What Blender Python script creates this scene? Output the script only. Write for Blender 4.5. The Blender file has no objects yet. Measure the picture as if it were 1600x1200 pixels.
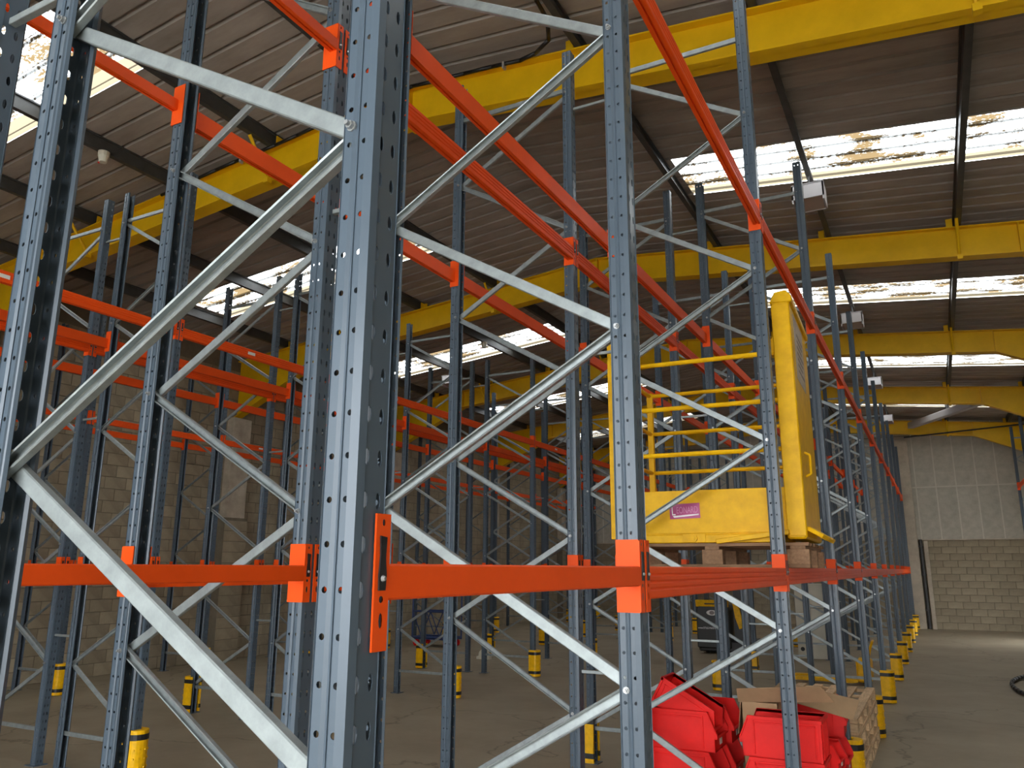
import bpy, bmesh, math, random
from mathutils import Vector, Matrix, Euler
random.seed(7)
R = math.radians
scene = bpy.context.scene
COL = scene.collection

# ------------------------------------------------------------------ camera
cam_d = bpy.data.cameras.new('camera'); cam = bpy.data.objects.new('camera', cam_d); COL.objects.link(cam)
cam_d.sensor_width = 36.0; cam_d.lens = 1228.7 / 1600 * 36; cam_d.clip_start = .05; cam_d.clip_end = 200
YAW, PITCH, ROLL = .4869, .2295, .0042
CZ = 1.95
fw = Vector((-math.sin(YAW) * math.cos(PITCH), math.cos(YAW) * math.cos(PITCH), math.sin(PITCH)))
r0 = Vector((math.cos(YAW), math.sin(YAW), 0)); u0 = r0.cross(fw)
rt = math.cos(ROLL) * r0 + math.sin(ROLL) * u0
up = -math.sin(ROLL) * r0 + math.cos(ROLL) * u0
M = Matrix.Identity(4)
for i in range(3):
    M[i][0] = rt[i]; M[i][1] = up[i]; M[i][2] = -fw[i]
M[2][3] = CZ
cam.matrix_world = M
scene.camera = cam

# ------------------------------------------------------------------ world, light, exposure
world = bpy.data.worlds.new('overcast_sky'); scene.world = world; world.use_nodes = True
bg = world.node_tree.nodes['Background']
bg.inputs['Color'].default_value = (.93, .965, 1.0, 1); bg.inputs['Strength'].default_value = 5.0
vs = scene.view_settings
vs.view_transform = 'Standard'; vs.look = 'None'; vs.gamma = 1.0; vs.use_curve_mapping = False
vs.exposure = 1.25
scene.cycles.max_bounces = 10; scene.cycles.diffuse_bounces = 5; scene.cycles.transparent_max_bounces = 8
scene.cycles.use_denoising = True
scene.cycles.sample_clamp_indirect = 6.0

# ------------------------------------------------------------------ materials
def mat(name, col, rough=.6, metal=0.0, var=0.0, vscale=6.0, col2=None, bump=0.0, bscale=60.0, rnd=0.0, stretch=(1, 1, 1), obj=True, spec=.5):
    m = bpy.data.materials.new(name); m.use_nodes = True
    nt = m.node_tree; b = nt.nodes['Principled BSDF']
    b.inputs['Roughness'].default_value = rough; b.inputs['Metallic'].default_value = metal
    b.inputs['Specular IOR Level'].default_value = spec
    b.inputs['Base Color'].default_value = (*col, 1)
    if var or rnd or bump:
        tc = nt.nodes.new('ShaderNodeTexCoord'); mp = nt.nodes.new('ShaderNodeMapping')
        mp.inputs['Scale'].default_value = stretch
        nt.links.new(tc.outputs['Object' if obj else 'Generated'], mp.inputs['Vector'])
    if var or rnd:
        n = nt.nodes.new('ShaderNodeTexNoise'); n.inputs['Scale'].default_value = vscale; n.inputs['Detail'].default_value = 6
        n.inputs['Roughness'].default_value = .65
        nt.links.new(mp.outputs[0], n.inputs['Vector'])
        rp = nt.nodes.new('ShaderNodeValToRGB')
        c2 = col2 or tuple(max(0, c * (1 - var)) for c in col)
        rp.color_ramp.elements[0].position = .3; rp.color_ramp.elements[0].color = (*c2, 1)
        rp.color_ramp.elements[1].position = .7; rp.color_ramp.elements[1].color = (*[min(1, c * (1 + var * .4)) for c in col], 1)
        nt.links.new(n.outputs['Fac'], rp.inputs['Fac'])
        out = rp.outputs['Color']
        if rnd:
            oi = nt.nodes.new('ShaderNodeObjectInfo'); mr = nt.nodes.new('ShaderNodeMapRange')
            mr.inputs['To Min'].default_value = 1 - rnd; mr.inputs['To Max'].default_value = 1 + rnd
            nt.links.new(oi.outputs['Random'], mr.inputs['Value'])
            mx = nt.nodes.new('ShaderNodeVectorMath'); mx.operation = 'SCALE'
            nt.links.new(out, mx.inputs[0]); nt.links.new(mr.outputs[0], mx.inputs['Scale'])
            out = mx.outputs[0]
        nt.links.new(out, b.inputs['Base Color'])
    if bump:
        n2 = nt.nodes.new('ShaderNodeTexNoise'); n2.inputs['Scale'].default_value = bscale; n2.inputs['Detail'].default_value = 4
        nt.links.new(mp.outputs[0], n2.inputs['Vector'])
        bp = nt.nodes.new('ShaderNodeBump'); bp.inputs['Strength'].default_value = bump; bp.inputs['Distance'].default_value = .01
        nt.links.new(n2.outputs['Fac'], bp.inputs['Height']); nt.links.new(bp.outputs[0], b.inputs['Normal'])
    return m

MT = {}
MT['upright'] = mat('blue_grey_paint', (.078, .106, .136), .30, 0, .12, 3.0, rnd=.06, spec=.35)
MT['galv'] = mat('galvanised_steel', (.31, .345, .345), .42, .45, .25, 18, col2=(.23, .26, .262), rnd=.05, stretch=(1, 1, 1))
MT['orange'] = mat('orange_paint', (.84, .085, .006), .5, 0, .08, 4, rnd=.05, spec=.2)
MT['black'] = mat('black_plastic', (.012, .012, .013), .45)
MT['pin'] = mat('bright_zinc', (.42, .43, .43), .35, .7)
MT['yellow_steel'] = mat('yellow_roof_steel', (.86, .52, .008), .42, 0, .12, 2.5, col2=(.76, .45, .005), spec=.25)
MT['yellow_cage'] = mat('yellow_worn_paint', (.84, .49, .0015), .45, 0, .2, 9, col2=(.70, .37, .0015), bump=.1, bscale=25, spec=.2)
MT['yellow_guard'] = mat('yellow_plastic', (.90, .50, .004), .42, 0, .2, 14, col2=(.70, .38, .004), rnd=.06, spec=.25)
MT['purlin'] = mat('dark_purlin_steel', (.060, .060, .058), .55, .1, .3, 5)
MT['sheet'] = mat('brown_roof_sheet', (.37, .325, .285), .75, 0, .35, 1.6, col2=(.235, .205, .178), stretch=(.4, 1.6, 1), rnd=.07, bump=.05, bscale=30)
MT['floor'] = None
MT['block'] = mat('concrete_block', (.33, .275, .185), .9, 0, .28, 2.2, col2=(.23, .19, .13), bump=.35, bscale=45, rnd=.12)
MT['mortar'] = mat('mortar', (.20, .168, .118), .95, 0, .2, 5)
MT['panel'] = mat('cement_board', (.48, .45, .375), .85, 0, .18, 3.5, col2=(.38, .355, .295), bump=.06, bscale=20, rnd=.04)
MT['batten'] = mat('pale_batten', (.58, .55, .47), .8, 0, .1, 6)
MT['concrete'] = mat('cream_concrete', (.50, .44, .34), .85, 0, .25, 3, col2=(.36, .30, .23), bump=.1, bscale=20)
MT['dark_steel'] = mat('dark_pipe', (.05, .05, .05), .5, .2)
MT['wood'] = mat('pallet_wood', (.66, .47, .28), .8, 0, .35, 6, col2=(.44, .29, .16), stretch=(1, 8, 8), rnd=.22, bump=.15, bscale=30)
MT['wood_dark'] = mat('old_pallet_wood', (.30, .175, .095), .85, 0, .35, 6, col2=(.17, .095, .05), stretch=(1, 8, 8), rnd=.2, bump=.15, bscale=30)
MT['red'] = mat('red_plastic', (.82, .010, .007), .5, 0, .12, 5, col2=(.70, .008, .006), spec=.25)
MT['white_tag'] = mat('white_paper', (.72, .70, .66), .7)
MT['card'] = mat('cardboard', (.40, .26, .14), .85, 0, .12, 9, stretch=(1, 1, 1), rnd=.08)
MT['white'] = mat('white_cabinet_paint', (.70, .67, .55), .5, 0, .08, 3)
MT['tyre'] = mat('rubber', (.018, .018, .018), .8)
MT['machine'] = mat('black_machine_paint', (.018, .019, .018), .4)
MT['grey_light'] = mat('grey_lamp_metal', (.42, .40, .40), .5, .2)
MT['blue'] = mat('blue_trolley_paint', (.03, .055, .16), .5)
MT['magenta'] = mat('magenta_sticker', (.38, .02, .16), .4)
MT['white_print'] = mat('white_print', (.85, .82, .84), .5)
MT['pink_print'] = mat('pale_pink_print', (.60, .22, .42), .5)
MT['lens'] = mat('lamp_reflector', (.55, .42, .34), .25, .6)
MT['notice'] = mat('faded_notice_paper', (.55, .46, .36), .7, 0, .25, 12)
MT['grey_print'] = mat('grey_print', (.22, .18, .17), .6)
MT['tarmac'] = mat('yard_tarmac', (.58, .57, .54), .9, 0, .15, 2)  # unseen yard ground, made pale to bounce daylight up to the ceiling

def floor_mat():
    m = bpy.data.materials.new('dusty_concrete_floor'); m.use_nodes = True; nt = m.node_tree; b = nt.nodes['Principled BSDF']
    tc = nt.nodes.new('ShaderNodeTexCoord')
    n = nt.nodes.new('ShaderNodeTexNoise'); n.inputs['Scale'].default_value = .7; n.inputs['Detail'].default_value = 9; n.inputs['Roughness'].default_value = .68
    nt.links.new(tc.outputs['Object'], n.inputs['Vector'])
    rp = nt.nodes.new('ShaderNodeValToRGB')
    rp.color_ramp.elements[0].position = .3; rp.color_ramp.elements[0].color = (.225, .185, .122, 1)
    rp.color_ramp.elements[1].position = .72; rp.color_ramp.elements[1].color = (.335, .280, .192, 1)
    nt.links.new(n.outputs['Fac'], rp.inputs['Fac'])
    v = nt.nodes.new('ShaderNodeTexVoronoi'); v.feature = 'DISTANCE_TO_EDGE'; v.inputs['Scale'].default_value = .22
    n3 = nt.nodes.new('ShaderNodeTexNoise'); n3.inputs['Scale'].default_value = 1.2; n3.inputs['Detail'].default_value = 5
    nt.links.new(tc.outputs['Object'], n3.inputs['Vector'])
    ad = nt.nodes.new('ShaderNodeVectorMath'); ad.operation = 'ADD'
    sc = nt.nodes.new('ShaderNodeVectorMath'); sc.operation = 'SCALE'; sc.inputs['Scale'].default_value = 1.6
    nt.links.new(n3.outputs['Color'], sc.inputs[0]); nt.links.new(tc.outputs['Object'], ad.inputs[0]); nt.links.new(sc.outputs[0], ad.inputs[1])
    nt.links.new(ad.outputs[0], v.inputs['Vector'])
    cr = nt.nodes.new('ShaderNodeValToRGB'); cr.color_ramp.elements[0].position = 0; cr.color_ramp.elements[0].color = (.55, .55, .55, 1)
    cr.color_ramp.elements[1].position = .006; cr.color_ramp.elements[1].color = (1, 1, 1, 1)
    nt.links.new(v.outputs['Distance'], cr.inputs['Fac'])
    mx = nt.nodes.new('ShaderNodeMixRGB'); mx.blend_type = 'MULTIPLY'; mx.inputs['Fac'].default_value = 1
    nt.links.new(rp.outputs[0], mx.inputs[1]); nt.links.new(cr.outputs[0], mx.inputs[2])
    nt.links.new(mx.outputs[0], b.inputs['Base Color'])
    b.inputs['Roughness'].default_value = .62
    n2 = nt.nodes.new('ShaderNodeTexNoise'); n2.inputs['Scale'].default_value = 25; n2.inputs['Detail'].default_value = 5
    nt.links.new(tc.outputs['Object'], n2.inputs['Vector'])
    bp = nt.nodes.new('ShaderNodeBump'); bp.inputs['Strength'].default_value = .12; bp.inputs['Distance'].default_value = .01
    nt.links.new(n2.outputs['Fac'], bp.inputs['Height']); nt.links.new(bp.outputs[0], b.inputs['Normal'])
    return m
MT['floor'] = floor_mat()

PT_ = 5.88 / 20
def skylight_mat():
    # weathered translucent roof sheet: lets most light straight through, with brown algae stains
    m = bpy.data.materials.new('translucent_rooflight'); m.use_nodes = True; nt = m.node_tree
    for n in list(nt.nodes): nt.nodes.remove(n)
    out = nt.nodes.new('ShaderNodeOutputMaterial')
    tc = nt.nodes.new('ShaderNodeTexCoord'); mp = nt.nodes.new('ShaderNodeMapping'); mp.inputs['Scale'].default_value = (1.5, 2.4, 1)
    oi = nt.nodes.new('ShaderNodeObjectInfo')
    ad = nt.nodes.new('ShaderNodeVectorMath'); ad.operation = 'ADD'
    sc = nt.nodes.new('ShaderNodeVectorMath'); sc.operation = 'SCALE'; sc.inputs['Scale'].default_value = 1.0
    nt.links.new(tc.outputs['Object'], ad.inputs[0]); nt.links.new(oi.outputs['Location'], ad.inputs[1])
    nt.links.new(ad.outputs[0], mp.inputs['Vector'])
    n1 = nt.nodes.new('ShaderNodeTexNoise'); n1.inputs['Scale'].default_value = 1.3; n1.inputs['Detail'].default_value = 3
    n2 = nt.nodes.new('ShaderNodeTexNoise'); n2.inputs['Scale'].default_value = 14; n2.inputs['Detail'].default_value = 8; n2.inputs['Roughness'].default_value = .75
    nt.links.new(mp.outputs[0], n1.inputs['Vector']); nt.links.new(mp.outputs[0], n2.inputs['Vector'])
    add = nt.nodes.new('ShaderNodeMath'); add.operation = 'ADD'; nt.links.new(n1.outputs['Fac'], add.inputs[0]); nt.links.new(n2.outputs['Fac'], add.inputs[1])
    rp = nt.nodes.new('ShaderNodeValToRGB')
    e = rp.color_ramp.elements
    e[0].position = .475; e[0].color = (.84, .87, .90, 1); e[1].position = .53; e[1].color = (.07, .048, .024, 1)
    half = nt.nodes.new('ShaderNodeMath'); half.operation = 'MULTIPLY'; half.inputs[1].default_value = .5
    nt.links.new(add.outputs[0], half.inputs[0]); nt.links.new(half.outputs[0], rp.inputs['Fac'])
    tr = nt.nodes.new('ShaderNodeBsdfTransparent'); tl = nt.nodes.new('ShaderNodeBsdfTranslucent')
    # rib-side shading painted as dark lines, plus a cream strip along one edge
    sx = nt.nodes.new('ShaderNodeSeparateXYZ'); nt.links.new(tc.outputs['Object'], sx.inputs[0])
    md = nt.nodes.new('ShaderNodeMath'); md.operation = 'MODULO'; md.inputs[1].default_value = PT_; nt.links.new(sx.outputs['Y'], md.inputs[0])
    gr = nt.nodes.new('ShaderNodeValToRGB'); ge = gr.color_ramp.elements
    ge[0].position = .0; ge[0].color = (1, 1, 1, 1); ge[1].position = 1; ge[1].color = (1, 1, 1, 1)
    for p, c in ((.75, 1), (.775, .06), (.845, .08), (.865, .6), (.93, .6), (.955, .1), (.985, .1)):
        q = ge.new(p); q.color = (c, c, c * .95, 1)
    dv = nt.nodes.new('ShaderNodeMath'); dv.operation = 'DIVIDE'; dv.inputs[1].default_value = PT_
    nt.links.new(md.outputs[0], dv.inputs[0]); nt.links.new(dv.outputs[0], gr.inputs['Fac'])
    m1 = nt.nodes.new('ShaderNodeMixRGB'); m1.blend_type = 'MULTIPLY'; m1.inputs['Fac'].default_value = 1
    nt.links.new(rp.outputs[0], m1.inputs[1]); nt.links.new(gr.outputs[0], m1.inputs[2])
    gt = nt.nodes.new('ShaderNodeMath'); gt.operation = 'GREATER_THAN'; gt.inputs[1].default_value = PT_ * 3.25; nt.links.new(sx.outputs['Y'], gt.inputs[0])
    m2 = nt.nodes.new('ShaderNodeMixRGB'); nt.links.new(gt.outputs[0], m2.inputs['Fac']); nt.links.new(m1.outputs[0], m2.inputs[1]); m2.inputs[2].default_value = (.11, .092, .062, 1)
    nt.links.new(m2.outputs[0], tr.inputs['Color']); nt.links.new(m2.outputs[0], tl.inputs['Color'])
    mx = nt.nodes.new('ShaderNodeMixShader'); mx.inputs[0].default_value = .35
    nt.links.new(tr.outputs[0], mx.inputs[1]); nt.links.new(tl.outputs[0], mx.inputs[2])
    nt.links.new(mx.outputs[0], out.inputs['Surface'])
    return m
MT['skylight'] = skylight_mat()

# ------------------------------------------------------------------ mesh helpers
class MB:
    def __init__(s): s.v = []; s.f = []
    def quad(s, a, b, c, d):
        i = len(s.v); s.v += [tuple(a), tuple(b), tuple(c), tuple(d)]; s.f.append((i, i + 1, i + 2, i + 3))
    def box(s, x0, x1, y0, y1, z0, z1, mtx=None):
        i = len(s.v)
        P = [(x0, y0, z0), (x1, y0, z0), (x1, y1, z0), (x0, y1, z0), (x0, y0, z1), (x1, y0, z1), (x1, y1, z1), (x0, y1, z1)]
        if mtx is not None: P = [tuple(mtx @ Vector(p)) for p in P]
        s.v += P
        for f in ((0, 3, 2, 1), (4, 5, 6, 7), (0, 1, 5, 4), (1, 2, 6, 5), (2, 3, 7, 6), (3, 0, 4, 7)):
            s.f.append(tuple(i + k for k in f))
        return s
    def prism(s, poly, axis, a0, a1, mtx=None):
        """extrude a 2D polygon; axis 'x': poly=(y,z); 'y': poly=(x,z); 'z': poly=(x,y)"""
        def P(p, t):
            q = {'x': (t, p[0], p[1]), 'y': (p[0], t, p[1]), 'z': (p[0], p[1], t)}[axis]
            return tuple(mtx @ Vector(q)) if mtx is not None else q
        n = len(poly); i = len(s.v)
        s.v += [P(p, a0) for p in poly] + [P(p, a1) for p in poly]
        s.f.append(tuple(range(i, i + n))); s.f.append(tuple(range(i + 2 * n - 1, i + n - 1, -1)))
        for k in range(n):
            k2 = (k + 1) % n; s.f.append((i + k, i + n + k, i + n + k2, i + k2))
        return s
    def strip(s, poly, axis, a0, a1, closed=False):
        """extrude an open polyline"""
        def P(p, t): return {'x': (t, p[0], p[1]), 'y': (p[0], t, p[1]), 'z': (p[0], p[1], t)}[axis]
        n = len(poly); i = len(s.v)
        s.v += [P(p, a0) for p in poly] + [P(p, a1) for p in poly]
        for k in range(n if closed else n - 1):
            k2 = (k + 1) % n; s.f.append((i + k, i + n + k, i + n + k2, i + k2))
        return s
    def cyl(s, p0, p1, r, n=10, r2=None):
        p0 = Vector(p0); p1 = Vector(p1); d = (p1 - p0).normalized()
        a = d.orthogonal().normalized(); b = d.cross(a); i = len(s.v); r2 = r if r2 is None else r2
        for p, q in ((p0, r), (p1, r2)):
            for k in range(n):
                t = 2 * math.pi * k / n; s.v.append(tuple(p + q * (math.cos(t) * a + math.sin(t) * b)))
        for k in range(n):
            k2 = (k + 1) % n; s.f.append((i + k, i + k2, i + n + k2, i + n + k))
        s.f.append(tuple(i + n - 1 - k for k in range(n))); s.f.append(tuple(i + n + k for k in range(n)))
        return s
    def tube(s, pts, r, n=8):
        for a, b in zip(pts[:-1], pts[1:]): s.cyl(a, b, r, n)
        return s
    def mesh(s, name, m, bevel=0.0, solid=0.0, smooth=False, merge=False):
        me = bpy.data.meshes.new(name); me.from_pydata(s.v, [], s.f)
        bm = bmesh.new(); bm.from_mesh(me)
        if merge: bmesh.ops.remove_doubles(bm, verts=bm.verts, dist=1e-5)
        bmesh.ops.recalc_face_normals(bm, faces=bm.faces)
        if bevel: bmesh.ops.bevel(bm, geom=list(bm.edges), offset=bevel, segments=1, affect='EDGES', profile=.5)
        if solid: bmesh.ops.solidify(bm, geom=list(bm.faces), thickness=solid)
        bm.to_mesh(me); bm.free()
        me.materials.append(MT[m] if isinstance(m, str) else m)
        if smooth:
            for p in me.polygons: p.use_smooth = True
        me.update(); return me

def link(name, me, parent=None, loc=(0, 0, 0), rot=(0, 0, 0)):
    o = bpy.data.objects.new(name, me); COL.objects.link(o)
    o.location = loc; o.rotation_euler = rot
    if parent is not None: o.parent = parent
    return o
def tag(o, label, cat, group=None):
    o['label'] = label; o['category'] = cat; o['kind'] = 'thing'
    if group: o['group'] = group
    return o
def thing(name, label, cat, loc=(0, 0, 0), rz=0, group=None):
    o = bpy.data.objects.new(name, None); COL.objects.link(o); o.location = loc; o.rotation_euler = (0, 0, rz)
    o.empty_display_size = .2
    return tag(o, label, cat, group)
def struct(o): o['kind'] = 'structure'; return o
ORD = ['zeroth', 'first', 'second', 'third', 'fourth', 'fifth', 'sixth', 'seventh', 'eighth', 'ninth', 'tenth', 'eleventh', 'twelfth', 'thirteenth', 'fourteenth']

# ------------------------------------------------------------------ building shell
XL, XR, YB, YE = -13.75, 3.95, -5.6, 31.0
APX, APZ, SL = -4.9, 6.95, .10              # ridge line of the rafter undersides
RD = .47                                      # rafter depth
PD = .19                                      # purlin depth
def raf_z(x): return APZ - SL * abs(x - APX)
RY = [6.72 + 5.88 * k for k in range(-2, 5)]

fl = struct(link('floor', MB().box(XL - .3, XR + .3, YB - .3, YE + .3, -.2, 0).mesh('floor', 'floor')))
struct(link('yard_ground', MB().box(-40, 40, -40, YB - .3, -.25, -.05).box(XR + .3, 40, YB - .3, 60, -.25, -.05).mesh('yard', 'tarmac')))

# left wall : mortar core + blocks
BL, BH, J = .44, .215, .010
blk = MB().box(-.06, .012, -BL / 2, BL / 2, -BH / 2, BH / 2).mesh('block_x', 'block', bevel=.006)
blk_y = MB().box(-BL / 2, BL / 2, -.012, .06, -BH / 2, BH / 2).mesh('block_y', 'block', bevel=.006)
wl = struct(link('wall_left', MB().box(XL - .25, XL, YB - .3, YE + .3, 0, 7.4).mesh('wall_left', 'mortar')))
def courses(n): return [(k, (k + .5) * (BH + J)) for k in range(n)]
sp = []
for k, z in courses(28):
    j = 0; y = -5.3 + (.225 if k % 2 else 0)
    while y < YE - .2:
        sp.append((y, z)); y += BL + J
near = sorted([p for p in sp if p[0] > 7.4], key=lambda p: (p[0], p[1]))[:290]
ns = set(near)
for y, z in near: link('block', blk, wl, (XL, y, z))
rest = MB()
for y, z in sp:
    if (y, z) not in ns: rest.box(XL - .05, XL + .012, y - BL / 2 + .003, y + BL / 2 - .003, z - BH / 2 + .003, z + BH / 2 - .003)
o = link('block_courses', rest.mesh('left_blocks', 'block'), wl); o['kind'] = 'stuff'

# end wall : blocks below, cement boards above
we = struct(link('wall_end', MB().box(XL - .3, XR + .3, YE, YE + .25, 0, 8.0).mesh('wall_end', 'mortar')))
sp = []
for k, z in courses(13):
    x = XR - .2 - (.225 if k % 2 else 0)
    while x > XL + .2: sp.append((x, z)); x -= BL + J
near = sorted(sp, key=lambda p: -p[0])[:295]; ns = set(near)
for x, z in near: link('block', blk_y, we, (x, YE, z))
rest = MB()
for x, z in sp:
    if (x, z) not in ns: rest.box(x - BL / 2 + .003, x + BL / 2 - .003, YE - .012, YE + .05, z - BH / 2 + .003, z + BH / 2 - .003)
o = link('block_courses', rest.mesh('end_blocks', 'block'), we); o['kind'] = 'stuff'
pw = .615
pan = {}
for zi, (z0, z1) in enumerate(((2.96, 4.72), (4.75, 6.55), (6.58, 7.6))):
    pan[zi] = MB().box(-pw / 2 + .004, pw / 2 - .004, -.03, 0, z0, z1).mesh('cement_board', 'panel', bevel=.003)
bat = MB().box(-.018, .018, -.042, -.028, 2.96, 7.6).mesh('joint_batten', 'batten')
x = .21 + pw / 2 + 5 * pw; i = 0
while x > XL + .3:
    for zi in pan: link('cement_board', pan[zi], we, (x, YE, 0))
    link('joint_batten', bat, we, (x - pw / 2, YE, 0)); x -= pw
link('joint_batten', MB().box(XL, XR, -.042, -.028, 4.715, 4.755).mesh('joint_batten_h', 'batten'), we, (0, YE, 0))
link('ledge', MB().box(XL, XR, -.05, 0, 2.925, 2.96).mesh('ledge', 'concrete'), we, (0, YE, 0))
# end wall pier and downpipe
tag(link('concrete_pier', MB().box(-.20, .20, -.16, 0, 0, 6.40).mesh('concrete_pier', 'concrete', bevel=.01), None, (-.74, YE - .054, 0)),
    'cream concrete pier in the end wall where the nearest rack row ends', 'pier')
t = thing('drainpipe', 'dark drainpipe down the block wall beside the end pier', 'drainpipe', (-.46, YE - .06, 0))
link('pipe', MB().cyl((0, -.06, .02), (0, -.06, 2.95), .05, 12).mesh('pipe', 'dark_steel'), t)
link('boxing', MB().box(.09, .22, -.1, .045, 0, 2.9).mesh('boxing', 'concrete', bevel=.005), t)
for z in (.6, 1.75, 2.7): link('bracket', MB().box(-.07, .07, -.12, .045, z, z + .04).mesh('bracket', 'dark_steel'), t)

# right wall and rear wall with the open loading doorway behind the camera
SY0, SY1, SZ = 25.3, 27.5, 2.9      # side opening added out of view to brighten the far end wall
wr = MB(); wr.box(XR, XR + .25, YB - .3, SY0, 0, 7.4); wr.box(XR, XR + .25, SY1, YE + .3, 0, 7.4); wr.box(XR, XR + .25, SY0, SY1, SZ, 7.4)
struct(link('wall_right', wr.mesh('wall_right', 'panel')))
DX0, DX1, DZ = -6.5, 3.0, 4.6
wb = MB(); wb.box(XL - .3, DX0, YB - .25, YB, 0, 8); wb.box(DX1, XR + .3, YB - .25, YB, 0, 8); wb.box(DX0, DX1, YB - .25, YB, DZ, 8)
struct(link('wall_rear', wb.mesh('wall_rear', 'panel')))

# roof : profiled sheets in slopes, rooflights in one sheet of every bay
SW = 5.88 / 5; PT = SW / 4
def sheet_mesh(name, x0, x1, m, dz=0.0):
    mb = MB(); prof = []
    for k in range(4):
        a = k * PT
        prof += [(a, 0), (a + PT - .062, 0), (a + PT - .046, .045), (a + PT - .016, .045)]
    prof.append((SW - .0005, 0))
    def z(x): return APZ + RD + PD - SL * abs(x - APX) + dz
    n = len(prof); mb.v = [(x0, p[0], z(x0) + p[1]) for p in prof] + [(x1, p[0], z(x1) + p[1]) for p in prof]
    for k in range(n - 1): mb.f.append((k, k + 1, n + k + 1, n + k))
    return mb.mesh(name, m, solid=-.004 if m != 'skylight' else 0)
XLs, XRs = XL - .3, XR + .3
SKL, SKR = (-12.30, -7.06), (-2.76, 2.52)
full_l = sheet_mesh('roof_sheet', XLs, APX, 'sheet'); full_r = sheet_mesh('roof_sheet', APX, XRs, 'sheet')
l_a = sheet_mesh('roof_sheet', XLs, SKL[0] + .1, 'sheet'); l_b = sheet_mesh('roof_sheet', SKL[1] - .1, APX, 'sheet')
r_a = sheet_mesh('roof_sheet', APX, SKR[0] + .1, 'sheet'); r_b = sheet_mesh('roof_sheet', SKR[1] - .1, XRs, 'sheet')
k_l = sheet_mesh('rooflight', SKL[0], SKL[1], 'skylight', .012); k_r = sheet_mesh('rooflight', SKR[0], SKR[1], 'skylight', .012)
ridge = MB()
for s in (-1, 1):
    zt = APZ + RD + PD + .05
    ridge.box(APX if s > 0 else APX - .25, APX + .25 if s > 0 else APX, YB - .3, YE + .3, zt - .01, zt + .015)
ceil = struct(link('ceiling', ridge.mesh('ridge_cap', 'sheet')))
y = RY[0] + .56 - 3 * SW; idx = -3; skyn = 0
y_first = y
portals = []
while y < YE + .2:
    if idx % 5 == 2:
        link('roof_sheet', l_a, ceil, (0, y, 0)); link('roof_sheet', l_b, ceil, (0, y, 0)); link('roof_sheet', r_a, ceil, (0, y, 0)); link('roof_sheet', r_b, ceil, (0, y, 0))
        bay = (idx - 2) // 5 + 1
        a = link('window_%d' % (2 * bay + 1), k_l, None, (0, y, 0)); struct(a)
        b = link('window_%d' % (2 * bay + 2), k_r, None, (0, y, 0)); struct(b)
        portals.append((SKL, y)); portals.append((SKR, y))
    else:
        link('roof_sheet', full_l, ceil, (0, y, 0)); link('roof_sheet', full_r, ceil, (0, y, 0))
    y += SW; idx += 1
# daylight portals (sampling guides for the sky through the rooflights and the doorway; they emit nothing of their own)
def portal(loc, rot, sx, sy):
    l = bpy.data.lights.new('daylight_portal', 'AREA'); l.shape = 'RECTANGLE'; l.size = sx; l.size_y = sy; l.cycles.is_portal = True
    o = bpy.data.objects.new('daylight_portal', l); COL.objects.link(o); o.location = loc; o.rotation_euler = rot
for (a, b), yy in portals:
    xc = (a + b) / 2; zc = APZ + RD + PD - SL * abs(xc - APX) + .12
    portal((xc, yy + SW / 2, zc), (0, math.atan(SL) * (1 if xc > APX else -1), 0), b - a, SW)
portal((XR + .3, (SY0 + SY1) / 2, SZ / 2), (0, R(90), 0), SZ, SY1 - SY0)
portal(((DX0 + DX1) / 2, YB - .3, DZ / 2), (R(-90), 0, 0), DX1 - DX0, DZ)

# purlins
PX = [APX + s * (.36 + 1.762 * k) for s in (-1, 1) for k in range(5)]
def ordside(i):
    return ('left', i + 1) if i < 5 else ('right', i - 4)
for i, px in enumerate(PX):
    if not (XL + .1 < px < XR - .1): continue
    zb = raf_z(px) + RD
    mb = MB(); d = 1 if px > APX else -1; ph = PD - .014
    mb.prism([(-.035 * d, ph), (.035 * d, ph), (.035 * d, ph - .02), (.012 * d, ph - .02), (.012 * d, .018), (.06 * d, .018), (.06 * d, 0), (-.012 * d, 0), (-.012 * d, ph - .02), (-.035 * d, ph - .02)], 'y', YB + .01, YE - .06)
    sd, k = ordside(i)
    tag(link('roof_purlin', mb.mesh('roof_purlin', 'purlin'), None, (px, 0, zb + .009)), 'dark steel roof purlin, %s to the %s of the ridge' % (ORD[k], sd), 'purlin', 'roof purlins')

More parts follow.
